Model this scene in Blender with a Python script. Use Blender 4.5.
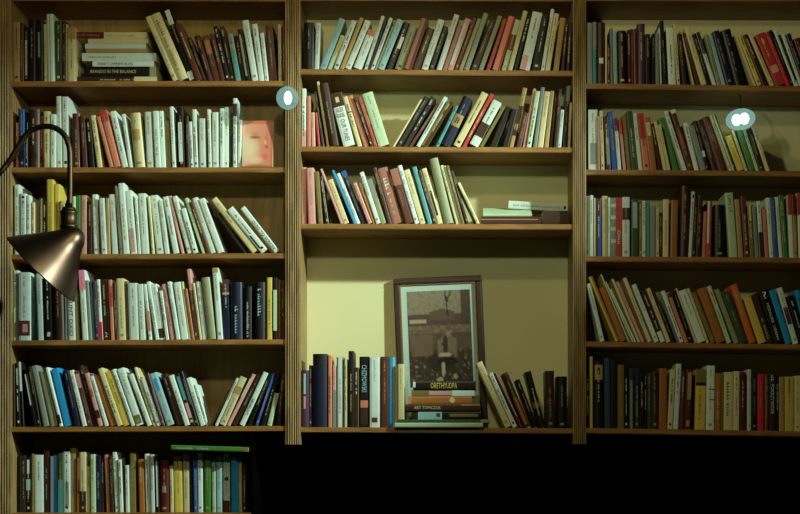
import bpy, bmesh, math, random
from mathutils import Vector, Matrix
random.seed(7)
scene = bpy.context.scene
for o in list(bpy.data.objects): bpy.data.objects.remove(o)
C = scene.collection

# ------------------------------------------------------------------ camera
S = 0.0033            # metres per photo pixel on the bookcase front plane (y = 0)
D = 5.1               # camera distance to that plane
VX, VY = 450.0, 470.0 # photo position of the camera axis
ZC = 1.10             # camera height
cam = bpy.data.cameras.new('camera'); camo = bpy.data.objects.new('camera', cam); C.objects.link(camo)
camo.location = (0, -D, ZC); camo.rotation_euler = (math.pi/2, 0, 0)
cam.sensor_width = 36; cam.lens = 36*D/(800*S)
cam.shift_x = -(VX-400)/800; cam.shift_y = (VY-257)/800
scene.camera = camo

def PX(u, y=0.0): return (u-VX)*S*(1+y/D)
def PZ(v, y=0.0): return ZC+(VY-v)*S*(1+y/D)

# ------------------------------------------------------------------ light
def srgb(r, g, b):
    f = lambda c: (c/255/12.92) if c/255 <= 0.04045 else ((c/255+0.055)/1.055)**2.4
    return (f(r), f(g), f(b))
world = bpy.data.worlds.new('world'); scene.world = world; world.use_nodes = True
world.node_tree.nodes['Background'].inputs[0].default_value = (0.75, 1.0, 0.62, 1)
world.node_tree.nodes['Background'].inputs[1].default_value = 0.007
def lamp(name, loc, energy, col, radius):
    l = bpy.data.lights.new(name, 'POINT'); l.energy = energy; l.color = col; l.shadow_soft_size = radius
    o = bpy.data.objects.new(name, l); o.location = loc; C.objects.link(o); return o
def spot(name, loc, aim, energy, col, radius, ang, blend):
    l = bpy.data.lights.new(name, 'SPOT'); l.energy = energy; l.color = col; l.shadow_soft_size = radius
    l.spot_size = math.radians(ang); l.spot_blend = blend
    o = bpy.data.objects.new(name, l); o.location = loc; C.objects.link(o)
    o.rotation_euler = (Vector(aim)-Vector(loc)).to_track_quat('-Z', 'Y').to_euler(); return o
spot('cool_room_spot', (PX(1250), -1.6, PZ(-99)), (PX(130), 0.1, PZ(318)), 840, (0.78, 1.0, 0.88), 0.05, 27, 0.75)
lamp('warm_room_lamp', (PX(420), -1.38, PZ(-38)), 14, (1.0, 0.84, 0.40), 0.04)
lamp('room_lamp_front', (PX(370), -2.1, PZ(40)), 34, (0.93, 0.94, 0.60), 0.05)
vs = scene.view_settings
vs.view_transform = 'Standard'; vs.look = 'None'; vs.gamma = 1; vs.use_curve_mapping = False
vs.exposure = 0.06

# ------------------------------------------------------------------ materials
MATS = {}
def mat(name, col, rough=0.6, metal=0.0, var=0.10, nscale=60, bump=0.0, coat=0.0):
    if name in MATS: return MATS[name]
    m = bpy.data.materials.new(name); m.use_nodes = True
    nt = m.node_tree; b = nt.nodes['Principled BSDF']
    tc = nt.nodes.new('ShaderNodeTexCoord'); oi = nt.nodes.new('ShaderNodeObjectInfo')
    n = nt.nodes.new('ShaderNodeTexNoise'); n.inputs['Scale'].default_value = nscale; n.inputs['Detail'].default_value = 4
    nt.links.new(tc.outputs['Object'], n.inputs['Vector'])
    # wear: noise plus a per-object tone
    ma = nt.nodes.new('ShaderNodeMath'); ma.operation = 'MULTIPLY_ADD'
    nt.links.new(n.outputs['Fac'], ma.inputs[0]); ma.inputs[1].default_value = 2*var; ma.inputs[2].default_value = 1-var
    mb = nt.nodes.new('ShaderNodeMath'); mb.operation = 'MULTIPLY_ADD'
    nt.links.new(oi.outputs['Random'], mb.inputs[0]); mb.inputs[1].default_value = 0.22; mb.inputs[2].default_value = 0.89
    mc = nt.nodes.new('ShaderNodeMath'); mc.operation = 'MULTIPLY'
    nt.links.new(ma.outputs[0], mc.inputs[0]); nt.links.new(mb.outputs[0], mc.inputs[1])
    hs = nt.nodes.new('ShaderNodeHueSaturation'); hs.inputs['Color'].default_value = (*col, 1)
    nt.links.new(mc.outputs[0], hs.inputs['Value'])
    nt.links.new(hs.outputs['Color'], b.inputs['Base Color'])
    b.inputs['Roughness'].default_value = rough; b.inputs['Metallic'].default_value = metal
    if name.startswith(('cover_', 'ink_')): b.inputs['Specular IOR Level'].default_value = 0.3
    if coat: b.inputs['Coat Weight'].default_value = coat
    if bump:
        bp = nt.nodes.new('ShaderNodeBump'); bp.inputs['Strength'].default_value = bump; bp.inputs['Distance'].default_value = 0.002
        nt.links.new(n.outputs['Fac'], bp.inputs['Height']); nt.links.new(bp.outputs['Normal'], b.inputs['Normal'])
    MATS[name] = m; return m
def wood(name, c1, c2, stretch, rough=0.55):
    m = bpy.data.materials.new(name); m.use_nodes = True; nt = m.node_tree; b = nt.nodes['Principled BSDF']
    tc = nt.nodes.new('ShaderNodeTexCoord'); mp = nt.nodes.new('ShaderNodeMapping'); mp.inputs['Scale'].default_value = stretch
    n = nt.nodes.new('ShaderNodeTexNoise'); n.inputs['Scale'].default_value = 9; n.inputs['Detail'].default_value = 7; n.inputs['Distortion'].default_value = 0.6
    cr = nt.nodes.new('ShaderNodeValToRGB'); cr.color_ramp.elements[0].position = 0.34; cr.color_ramp.elements[1].position = 0.66
    cr.color_ramp.elements[0].color = (*c1, 1); cr.color_ramp.elements[1].color = (*c2, 1)
    nt.links.new(tc.outputs['Object'], mp.inputs['Vector']); nt.links.new(mp.outputs['Vector'], n.inputs['Vector'])
    nt.links.new(n.outputs['Fac'], cr.inputs['Fac']); nt.links.new(cr.outputs['Color'], b.inputs['Base Color'])
    bp = nt.nodes.new('ShaderNodeBump'); bp.inputs['Strength'].default_value = 0.15; bp.inputs['Distance'].default_value = 0.002
    nt.links.new(n.outputs['Fac'], bp.inputs['Height']); nt.links.new(bp.outputs['Normal'], b.inputs['Normal'])
    b.inputs['Roughness'].default_value = rough
    MATS[name] = m; return m
W_SHELF = wood('wood_shelf', srgb(124, 84, 35), srgb(160, 114, 54), (1, 6, 9))
W_POST = wood('wood_post', srgb(112, 88, 46), srgb(160, 132, 80), (9, 9, 0.8))
W_BACK = wood('wood_back', srgb(150, 118, 60), srgb(172, 138, 74), (6, 6, 0.7))
M_BACK = mat('painted_back', srgb(214, 210, 160), 0.7, var=0.05, nscale=5)
M_BLACK = mat('recess_shade', (0.0025, 0.002, 0.002), 0.9, var=0.05)  # darkness of the unlit recess put into the colour
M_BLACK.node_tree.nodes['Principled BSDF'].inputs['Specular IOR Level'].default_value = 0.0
M_PAGE = mat('paper_pages', srgb(205, 192, 150), 0.85, var=0.12, nscale=300)
M_BRONZE = mat('bronze', srgb(92, 74, 62), 0.36, metal=1.0, var=0.25, nscale=16)
M_BRONZE2 = mat('bronze_rod', srgb(78, 64, 48), 0.42, metal=1.0, var=0.12, nscale=30)
M_FRAME = mat('frame_wood', srgb(46, 18, 9), 0.5, var=0.2, nscale=40)
M_GILT = mat('gilt', srgb(150, 120, 60), 0.45, metal=0.6)
M_MAT = mat('mat_board', srgb(168, 190, 178), 0.8, var=0.03)

PAL = { # code: (rgb, word)
 'wh': ((206,222,212), 'white'), 'cr': ((206,196,146), 'cream'), 'gy': ((128,138,130), 'grey'), 'bk': ((24,20,18), 'black'),
 'br': ((58,37,25), 'dark brown'), 'rb': ((88,48,37), 'reddish brown'), 'rd': ((172,58,46), 'red'), 'pk': ((206,152,142), 'pink'),
 'sa': ((200,124,96), 'salmon'), 'or': ((160,100,42), 'orange brown'), 'tn': ((170,140,82), 'tan'), 'ol': ((120,104,50), 'olive'),
 'yl': ((204,182,80), 'yellow'), 'gn': ((66,118,48), 'green'), 'dg': ((52,76,44), 'dark green'), 'tl': ((76,150,152), 'teal'),
 'lb': ((36,146,206), 'light blue'), 'bl': ((46,88,160), 'blue'), 'nv': ((25,30,52), 'navy'), 'pu': ((72,46,66), 'purple'),
 'sg': ((140,146,112), 'sage green'), 'pg': ((180,204,166), 'pale green'), 'mr': ((86,30,26), 'maroon'), 'cs': ((196,40,60), 'crimson'),
 'dr': ((158,104,88), 'dusty rose'),
 'dt': ((42,70,84), 'dark teal'), 'ch': ((46,48,46), 'charcoal'), 'og': ((204,98,38), 'bright orange'),
 'pb': ((146,190,196), 'pale blue'), 'hp': ((226,130,160), 'bright pink'),
}
def pm(code, gloss=False):
    return mat('cover_'+code, srgb(*PAL[code][0]), 0.42, var=0.13, nscale=45)
def ink(code): return mat('ink_'+code, srgb(*PAL[code][0]), 0.5, var=0.06)

# ------------------------------------------------------------------ helpers
def link(o, parent=None):
    C.objects.link(o)
    if parent is not None: o.parent = parent
    return o
def mesh_obj(name, verts, faces, m, parent=None, smooth=False):
    me = bpy.data.meshes.new(name); me.from_pydata([tuple(v) for v in verts], [], faces); me.update()
    if smooth:
        for p in me.polygons: p.use_smooth = True
    if m: me.materials.append(m)
    return link(bpy.data.objects.new(name, me), parent)
def bm_obj(name, bm, m, parent=None, smooth=False):
    bmesh.ops.recalc_face_normals(bm, faces=bm.faces)
    me = bpy.data.meshes.new(name); bm.to_mesh(me); bm.free()
    if smooth:
        for p in me.polygons: p.use_smooth = True
    me.materials.append(m)
    return link(bpy.data.objects.new(name, me), parent)
def empty(name, loc, label=None, cat=None, group=None):
    o = bpy.data.objects.new(name, None); o.location = loc; o.empty_display_size = 0.02; C.objects.link(o)
    if label: o['label'] = label
    if cat: o['category'] = cat
    if group: o['group'] = group
    return o
BOXF = [(0,1,3,2),(4,6,7,5),(0,4,5,1),(2,3,7,6),(0,2,6,4),(1,5,7,3)]
def boxv(x0,x1,y0,y1,z0,z1): return [(x,y,z) for x in (x0,x1) for y in (y0,y1) for z in (z0,z1)]
def box(name, x0,x1,y0,y1,z0,z1, m, parent=None, bevel=0.0):
    me_o = mesh_obj(name, boxv(x0,x1,y0,y1,z0,z1), BOXF, m, parent)
    if bevel:
        bm = bmesh.new(); bm.from_mesh(me_o.data)
        bmesh.ops.bevel(bm, geom=list(bm.edges), offset=bevel, segments=2, affect='EDGES', profile=0.6)
        bm.to_mesh(me_o.data); bm.free()
    return me_o
def lathe(name, prof, m, parent, origin, axis, seg=48, smooth=True, closed=False):
    """prof: list of (radius, distance along axis)."""
    ax = Vector(axis).normalized(); q = Vector((0,0,1)).rotation_difference(ax)
    vs_, fs = [], []
    for r, t in prof:
        for k in range(seg):
            a = 2*math.pi*k/seg
            vs_.append(Vector(origin)+q@Vector((r*math.cos(a), r*math.sin(a), t)))
    n = len(prof)
    for i in range(n-1 if not closed else n):
        for k in range(seg):
            a, b = i*seg+k, i*seg+(k+1)%seg; j = (i+1)%n
            fs.append((a, b, j*seg+(k+1)%seg, j*seg+k))
    o = mesh_obj(name, vs_, fs, m, parent, smooth)
    bm = bmesh.new(); bm.from_mesh(o.data); bmesh.ops.remove_doubles(bm, verts=bm.verts, dist=1e-6)
    bmesh.ops.recalc_face_normals(bm, faces=bm.faces); bm.to_mesh(o.data); bm.free()
    for p in o.data.polygons: p.use_smooth = smooth
    return o
def tube(name, pts, r, m, parent, seg=14):
    P = [Vector(p) for p in pts]; vs_, fs = [], []; up = Vector((0.13, 1, 0.07))
    for i, p in enumerate(P):
        t = (P[min(i+1, len(P)-1)]-P[max(i-1, 0)]).normalized()
        n = t.cross(up).normalized(); b = t.cross(n)
        for k in range(seg):
            a = 2*math.pi*k/seg; vs_.append(p+r*(math.cos(a)*n+math.sin(a)*b))
    for i in range(len(P)-1):
        for k in range(seg): fs.append((i*seg+k, i*seg+(k+1)%seg, (i+1)*seg+(k+1)%seg, (i+1)*seg+k))
    fs += [tuple(range(seg)), tuple((len(P)-1)*seg+k for k in range(seg))]
    o = mesh_obj(name, vs_, fs, m, parent, True); return o
def spline(pts, n=8):
    P = [Vector(p) for p in pts]; out = []
    for i in range(len(P)-1):
        p0, p1, p2, p3 = P[max(i-1,0)], P[i], P[i+1], P[min(i+2,len(P)-1)]
        for k in range(n):
            t = k/n
            out.append(0.5*((2*p1)+(p2-p0)*t+(2*p0-5*p1+4*p2-p3)*t*t+(3*p1-p0-3*p2+p3)*t**3))
    return out+[P[-1]]

# ------------------------------------------------------------------ the setting
DEPTH = 0.225
fl = box('floor', -2.6, 2.6, -5.6, 0.6, -0.05, 0.0, mat('floor_dark', srgb(40, 30, 22), 0.6), None); fl['kind'] = 'structure'
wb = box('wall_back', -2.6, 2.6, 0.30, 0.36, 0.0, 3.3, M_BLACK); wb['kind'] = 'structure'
wl = box('wall_left', -2.6, PX(-6)-0.001, 0.012, 0.299, 0.0, 3.3, mat('side_plaster', srgb(120, 100, 60), 0.8, var=0.06, nscale=4)); wl['kind'] = 'structure'

case = empty('bookcase', (0, 0.1, 0), 'built-in wooden bookcase with reeded posts and three bays of shelves', 'bookcase')
def cpart(o): o.parent = case; o.matrix_parent_inverse = Matrix.Translation((0, -0.1, 0)); return o
POSTS = [(-6, 11, 0.0), (285.2, 300.5, PZ(444.5)), (573, 586, PZ(444)), (858, 874, PZ(445))]
ZTOP = PZ(-14)
def post(p0, p1, z0):
    x0, x1 = PX(p0), PX(p1); w = x1-x0; n = 5; yb = 0.27
    prof = [(x0, yb), (x0, 0.0), (x0+w*0.10, -0.001)]
    for k in range(n):                                   # five reeds between two flat fillets
        a0 = x0+w*(0.12+0.76*k/n); a1 = x0+w*(0.12+0.76*(k+1)/n)
        for j in range(7):
            t = j/6; prof.append((a0+(a1-a0)*t, 0.003-0.0052*math.sin(math.pi*t)**0.7))
    prof += [(x1-w*0.10, -0.001), (x1, 0.0), (x1, yb)]
    zt = PZ(-60); n_ = len(prof)
    vs_ = [(x, y, z0) for x, y in prof]+[(x, y, zt) for x, y in prof]
    fs = [(i, (i+1) % n_, (i+1) % n_+n_, i+n_) for i in range(n_)]+[tuple(range(n_))[::-1], tuple(range(n_, 2*n_))]
    return cpart(mesh_obj('post', vs_, fs, W_POST))
for p in POSTS: post(*p)
# shelves: bay -> list of (top y at the bay's near end, top y at its other end)
BAYS = {'L': (11, 285.2), 'M': (300.5, 573), 'R': (586, 858)}
SHELF = {'L': [(80.9, 80.4), (167.0, 166.9), (254.2, 252.9), (340.2, 339.2), (426.9, 425.9), (513.0, 513.0)],
         'M': [(68.6, 70.3), (146.0, 147.0), (223.5, 224.0), (427.0, 428.3)],
         'R': [(82.9, 86.5), (169.2, 171.2), (256.0, 257.8), (341.3, 345.0), (427.9, 432.2)]}
THK = 0.0178
def shelf_part(p0, p1, ya, yb, name='shelf'):
    x0, x1 = PX(p0)+0.0004, PX(p1)-0.0004
    vs_ = []
    for x, z in ((x0, PZ(ya)), (x1, PZ(yb))):
        for y in (0.004, DEPTH): vs_ += [(x, y, z-THK), (x, y, z)]
    o = mesh_obj(name, vs_, BOXF, W_SHELF)
    bm = bmesh.new(); bm.from_mesh(o.data)
    es = [e for e in bm.edges if all(v.co.y < 0.01 for v in e.verts) and abs(e.verts[0].co.x-e.verts[1].co.x) > 0.1]
    bmesh.ops.bevel(bm, geom=es, offset=0.002, segments=2, affect='EDGES'); bm.to_mesh(o.data); bm.free()
    return cpart(o)
for b, rows in SHELF.items():
    p0, p1 = BAYS[b]
    for i, (ya, yb) in enumerate(rows):
        e = 250.5 if (b == 'L' and i == 5) else p1
        shelf_part(p0, e, ya, yb)
    shelf_part(p0, p1, -5.2, -4.6)                        # the board that closes the row above
    zb = PZ(rows[-1][0])-THK if b != 'L' else PZ(rows[4][0])-THK
    cpart(box('back_panel', PX(p0)+0.0004, PX(p1)-0.0004, DEPTH+0.0004, 0.24, zb, PZ(-60), W_BACK if b == 'L' else M_BACK))
# the low shelf under the lamp bay, closed by an end board with the recess's shade in its colour
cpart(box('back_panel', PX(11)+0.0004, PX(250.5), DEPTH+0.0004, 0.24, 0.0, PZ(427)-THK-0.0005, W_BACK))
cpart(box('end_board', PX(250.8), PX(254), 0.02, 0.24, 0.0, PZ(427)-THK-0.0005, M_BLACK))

# ------------------------------------------------------------------ books
def text_mesh(body, m, parent, right, up, pos, width, height):
    cu = bpy.data.curves.new('title_print', 'FONT'); cu.body = body; cu.size = 1; cu.resolution_u = 2; cu.align_x = 'CENTER'; cu.align_y = 'CENTER'
    to = bpy.data.objects.new('title_print', cu); C.objects.link(to)
    me = bpy.data.meshes.new_from_object(to); bpy.data.objects.remove(to)
    xs = [v.co.x for v in me.vertices]; ys = [v.co.y for v in me.vertices]
    cx, cy = (max(xs)+min(xs))/2, (max(ys)+min(ys))/2
    sx = width/(max(xs)-min(xs)); sy = height/(max(ys)-min(ys))
    R, U, P = Vector(right), Vector(up), Vector(pos)
    for v in me.vertices: v.co = P+R*((v.co.x-cx)*sx)+U*((v.co.y-cy)*sy)
    me.name = 'title_print'; me.materials.clear(); me.materials.append(m)
    return link(bpy.data.objects.new('title_print', me), parent)

def spine_y(x, t, bulge):
    """front surface of the spine at x in 0..t"""
    return -bulge*(1-(2*x/t-1)**2)
def build_book(root, t, L, dep, code, opt, xo=0.0):
    """spine faces -y, base at z = 0, thickness along +x from xo"""
    hard = opt.get('h', t > 0.030)
    bulge = (0.16*t if hard else 0.02*t)
    th = min(0.0028 if hard else 0.0011, t*0.2)
    n = 7 if hard else 5
    outer = [(0, dep), (0, 0.004)]; inner = [(th, dep), (th, 0.004)]
    for k in range(n+1):
        x = t*k/n; outer.append((x, spine_y(x, t, bulge)+0.0)); 
        inner.append((th+(t-2*th)*k/n, spine_y(x, t, bulge)+th))
    outer += [(t, 0.004), (t, dep)]; inner += [(t-th, 0.004), (t-th, dep)]
    # slightly rounded spine shoulders
    outer[2] = (0.0, 0.0012); outer[n+2] = (t, 0.0012)
    m = len(outer); vs_ = []
    for z in (0, L):
        vs_ += [(x+xo, y, z) for x, y in outer]+[(x+xo, y, z) for x, y in inner]
    fs = []
    for i in range(m-1):
        a, b, A, B = i, i+1, m+i, m+i+1; T = 2*m
        fs += [(a, b, b+T, a+T), (A, A+T, B+T, B), (a, A, B, b), (a+T, b+T, B+T, A+T)]
    fs += [(0, 2*m, 3*m, m), (m-1, 2*m-1, 4*m-1, 3*m-1)]
    cov = mesh_obj('cover', vs_, fs, pm(code), root)
    ins = 0.0028 if hard else 0.0004
    mesh_obj('pages', boxv(xo+th+0.0001, xo+t-th-0.0001, th+0.0015, dep-ins, ins, L-ins), BOXF, M_PAGE, root)
    def patch(name, f0, f1, col, w0=0.0, w1=1.0, lift=0.0004, m_=None):
        a, b = L*(1-f1), L*(1-f0); pv, pf = [], []
        K = 6
        for k in range(K+1):
            x = t*(w0+(w1-w0)*k/K); xx = min(max(x, 0.0002), t-0.0002)
            y = min(spine_y(xx, t, bulge), 0.0)-lift
            if k in (0, K) and (w0 <= 0 or w1 >= 1): y = spine_y(xx, t, bulge)-lift
            pv += [(xx+xo, y, a), (xx+xo, y, b)]
        for k in range(K): pf.append((2*k, 2*k+2, 2*k+3, 2*k+1))
        return mesh_obj(name, pv, pf, m_ or ink(col), cov)
    for bd in opt.get('b', []):
        patch('spine_band', bd[0], bd[1], bd[2], *(bd[3:5] if len(bd) >= 5 else (0.0, 1.0)))
    for f, rad, col in opt.get('e', []):
        r_ = t*rad; pv = [(xo+t/2+r_*math.cos(a*math.pi/9), -bulge-0.0007, L*(1-f)+r_*math.sin(a*math.pi/9)) for a in range(18)]
        mesh_obj('round_emblem', pv, [tuple(range(18))], ink(col), cov)
    ts = opt.get('t', [])
    for body, f0, f1, col, rel, orient in ts:
        if body == '~':
            pv, pf = [], []; z = L*(1-f0); cap = t*rel; y0 = -bulge-0.0006
            while z > L*(1-f1)+cap*0.4:
                w = cap*random.uniform(0.4, 0.75)
                if random.random() < 0.88:
                    hgt = cap*random.choice([0.65, 1, 0.65, 0.7]); x0 = xo+t/2-cap/2; i = len(pv); sw = w*0.38
                    pv += [(x0, y0, z-sw), (x0+hgt, y0, z-sw), (x0+hgt, y0, z), (x0, y0, z), (x0, y0, z-w), (x0+hgt*0.3, y0, z-w), (x0+hgt*0.3, y0, z-sw), (x0, y0, z-sw)]
                    pf += [(i, i+1, i+2, i+3), (i+4, i+5, i+6, i+7)]
                z -= w+cap*0.22
            if pf: mesh_obj('title_print', pv, pf, ink(col), cov)
            continue
        zc = L*(1-(f0+f1)/2); ln = L*(f1-f0); yy = -bulge-0.0008
        if orient == 'd': text_mesh(body, ink(col), cov, (0,0,-1), (1,0,0), (xo+t/2, yy, zc), ln, t*rel)
        elif orient == 'u': text_mesh(body, ink(col), cov, (0,0,1), (-1,0,0), (xo+t/2, yy, zc), ln, t*rel)
        else: text_mesh(body, ink(col), cov, (1,0,0), (0,0,1), (xo+t/2, yy, zc), t*rel, ln)
    if not ts and not opt.get('n') and t > 0.008:
        # small print too worn to read: short strokes along the spine
        dark = code in ('bk','br','rb','mr','nv','dg','pu','bl','gn','rd','cs','ol','or','dt','ch','og')
        pc = opt.get('pc') or random.choice(['cr','gy','tn','sg'] if dark else ['sg','gy','br','gy','tn'])
        runs = random.choice([[(0.08, 0.45)], [(0.1, 0.32), (0.40, 0.75)], [(0.15, 0.6)], [(0.06, 0.2), (0.30, 0.66)], [(0.3, 0.8)]])
        cap = min(0.32*t, 0.0045)
        for f0, f1 in runs:
            pv, pf = [], []
            z = L*(1-f0); cx = t*0.5
            while z > L*(1-f1):
                w = cap*random.uniform(0.35, 0.8)
                if random.random() < 0.84:
                    hgt = cap*random.choice([0.7, 1, 1, 0.75]); x0 = cx-cap/2; x1 = x0+hgt
                    i = len(pv); y0 = spine_y(cx, t, bulge)-0.0006
                    pv += [(xo+x0, y0, z-w), (xo+x1, y0, z-w), (xo+x1, y0, z), (xo+x0, y0, z)]; pf.append((i, i+1, i+2, i+3))
                z -= w+cap*random.uniform(0.2, 0.45)
            cap *= random.uniform(0.7, 1.0)
            if pf: mesh_obj('title_print', pv, pf, ink(pc), cov)
        if random.random() < 0.4:
            patch('publisher_mark', 0.90, 0.94, pc, 0.3, 0.7)
    return cov

ORD = ['first','second','third','fourth','fifth','sixth','seventh','eighth','ninth','tenth','eleventh','twelfth','thirteenth','fourteenth','fifteenth','sixteenth','seventeenth','eighteenth','nineteenth','twentieth']
def ordinal(i):
    n = i+1
    if n > 10: return f"{n}{'th' if 10 < n < 20 else {1:'st',2:'nd',3:'rd'}.get(n % 10, 'th')}"
    if i < 20: return ORD[i]
    t_, o_ = divmod(i+1, 10); T = {2:'twent',3:'thirt',4:'fort'}[t_]
    return T+'ieth' if o_ == 0 else T+'y-'+ORD[o_-1]
BAYNAME = {'L': ("lamp bay's", "lamp's post"), 'M': ("picture bay's", 'reflection-spot post'), 'R': ("hanging-light bay's", 'picture bay')}

def corners(b):
    c, s = math.cos(b['a']), math.sin(b['a']); x, z, t, L = b['x'], b['z'], b['t'], b['L']
    if b['a'] <= 0: pts = [(0,0),(t,0),(t,L),(0,L)]          # pivots on its near lower edge
    else: pts = [(-t,0),(0,0),(0,L),(-t,L)]
    return [(x+px*c+pz*s, z-px*s+pz*c) for px, pz in pts]
def sat(A, B):
    """penetration depth of two convex quads, signed along x"""
    best = None
    for P in (A, B):
        for i in (0, 1):
            ex, ez = P[i+1][0]-P[i][0], P[i+1][1]-P[i][1]; l = math.hypot(ex, ez); nx, nz = -ez/l, ex/l
            pa = [p[0]*nx+p[1]*nz for p in A]; pb = [p[0]*nx+p[1]*nz for p in B]
            d = min(max(pa), max(pb))-max(min(pa), min(pb))
            if d <= 0: return 0
            if best is None or d < best: best = d
    return best
ALL_BOOKS = []
def shelf_z(bay, row, x):
    p0, p1 = BAYS[bay]; ya, yb = SHELF[bay][row]
    if bay == 'L' and row == 5: p1 = 250.5
    f = (x-PX(p0))/(PX(p1)-PX(p0)); return PZ(ya)+(PZ(yb)-PZ(ya))*f
def row(bay, r, blocks, xmax=None):
    """blocks: list of (origin x, origin y, scale, entries); entry = (left, right, top, shift, code[, options])"""
    books = []
    for ox, oy, sc, ents in blocks:
        for e in ents:
            ul, ur, vt, sh, code = e[:5]; opt = e[5] if len(e) > 5 else {}
            y = opt.get('y', random.uniform(0.012, 0.024)+(0.048 if bay == 'L' and r == 5 else 0))
            xl, xr = PX(ox+ul/sc, y), PX(ox+ur/sc, y); zt = PZ(oy+vt/sc, y)
            z0 = max(shelf_z(bay, r, xl), shelf_z(bay, r, xr))+0.0004
            H = zt-z0; dx = sh/sc*S; a = math.atan2(dx, H)
            t = (xr-xl)*math.cos(a); L = (H-t*abs(math.sin(a))/2)/math.cos(a)
            books.append(dict(x=xl if a <= 0 else xr, z=z0, t=t, L=L, a=a, y=y, code=code, opt=opt, t0=t))
    books.sort(key=lambda b: b['x']-(b['t'] if b['a'] > 0 else 0))
    xmin = PX(BAYS[bay][0])+0.001; xmax = PX(xmax or BAYS[bay][1])-0.001
    gap = 0.0005
    for it in range(320):
        hit = False
        cs = [corners(b) for b in books]
        for i, b in enumerate(books):
            lo = min(p[0] for p in cs[i]); hi = max(p[0] for p in cs[i])
            if lo < xmin: b['x'] += (xmin-lo)*0.6+1e-5; hit = True; b['a'] *= 0.995
            if hi > xmax: b['x'] -= (hi-xmax)*0.6+1e-5; hit = True; b['a'] *= 0.995
        cs = [corners(b) for b in books]
        for i in range(len(books)):
            for j in range(i+1, min(i+6, len(books))):
                p = sat(cs[i], cs[j])
                if p > 0:
                    hit = True; A, B = books[i], books[j]; p += gap
                    k = 0.5 if it > 40 else 0.3
                    if A['t'] > 0.55*A['t0'] and A['t'] > 0.0045: A['t'] -= p*k*0.5
                    if B['t'] > 0.55*B['t0'] and B['t'] > 0.0045: B['t'] -= p*k*0.5
                    if abs(A['a']-B['a']) < 0.35:
                        m_ = (A['a']+B['a'])/2; A['a'] += (m_-A['a'])*0.03; B['a'] += (m_-B['a'])*0.03
                    A['x'] -= p*0.22; B['x'] += p*0.22
                    cs[i] = corners(A); cs[j] = corners(B)
        if not hit: break
    for i, b in enumerate(books):
        b['z'] = max(shelf_z(bay, r, b['x']-b['t']*(b['a'] > 0)), shelf_z(bay, r, b['x']+b['t']*(b['a'] <= 0)))+0.0004
        hard = b['opt'].get('h', b['t'] > 0.030)
        px_w = b['t']/S
        size = 'very slim ' if px_w < 3.2 else 'slim ' if px_w < 5 else 'thick ' if px_w > 9 else ''
        lean = ' leaning' if abs(b['a']) > 0.12 else ''
        nm, pst = BAYNAME[bay]; rows = len(SHELF[bay]); 
        shn = ['top','second','third','fourth','fifth','lowest'][r] if r < rows-1 else 'lowest'
        lab = b['opt'].get('l') or f"{size}{PAL[b['code']][1]} {'hardback' if hard else 'paperback'}{lean}, {ordinal(i)} from the {pst}, {nm} {shn} shelf"
        root = empty('book', (b['x'], b['y'], b['z']), lab, 'book', f"books on the {nm} {shn} shelf")
        root.rotation_euler = (0, b['a'], 0)
        dep = b['opt'].get('d', min(0.18, max(0.10, 0.66*b['L']*random.uniform(0.92, 1.08))))
        if bay == 'M' and r == 3: dep = min(dep, 0.125)
        build_book(root, b['t'], b['L'], dep, b['code'], b['opt'], 0.0 if b['a'] <= 0 else -b['t'])
        vis = max(0.0, min(PX(800), b['x']+b['t']/2+b['L']*math.sin(b['a']))-max(PX(0), b['x']-b['t']/2))
        ALL_BOOKS.append((min(b['t'], vis)*b['L'], root))

Z, ZR, ZB = 5.3333, 5.35, 6.115
# ---- lamp bay
row('L', 0, [(0, 0, Z, [
  (70,107,118,0,'tn'), (109,127,120,-2,'rb'), (128,150,150,0,'bk',{'b':[(.22,.88,'cr',.25,.75)]}), (152,190,102,0,'bk'), (192,229,105,-2,'bk',{'b':[(.2,.6,'gy',.3,.6)],'n':1}),
  (235,254,128,-3,'cr'), (256,292,75,-7,'wh',{'b':[(0,1,'sg',.38,.5)],'n':1}), (294,330,110,0,'dg'), (332,350,110,0,'br'), (352,360,130,0,'cr'), (362,404,145,-3,'cr',{'b':[(0,.22,'tn')]})]),
 (145, 0, Z, [(150,178,88,-150,'cr'), (181,240,75,-158,'cr',{'t':[('~',.1,.86,'br',.3,'d')]}) , (242,270,55,-140,'bk',{'b':[(0,.2,'wh'),(.86,.98,'wh')]}),
  (274,310,128,-118,'rb'), (311,330,200,-85,'br',{'h':1}), (333,365,190,-72,'br',{'h':1}), (368,404,190,-66,'rb',{'b':[(.1,.4,'or',.1,.9)]}), (406,430,180,-62,'rb'),
  (432,456,140,-70,'bk'), (458,482,140,-62,'br'), (484,512,180,-45,'gy',{'b':[(.35,.95,'tl',.2,.9)]}), (514,538,190,-38,'bk'), (540,564,155,-48,'bk',{'b':[(.1,.9,'sg',.1,.5)]}),
  (572,605,108,-54,'wh'), (608,636,128,-38,'wh'), (640,660,175,-27,'wh'), (665,705,135,-25,'rb'), (712,728,130,-4,'cr'), (731,748,140,0,'mr')])])
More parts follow.
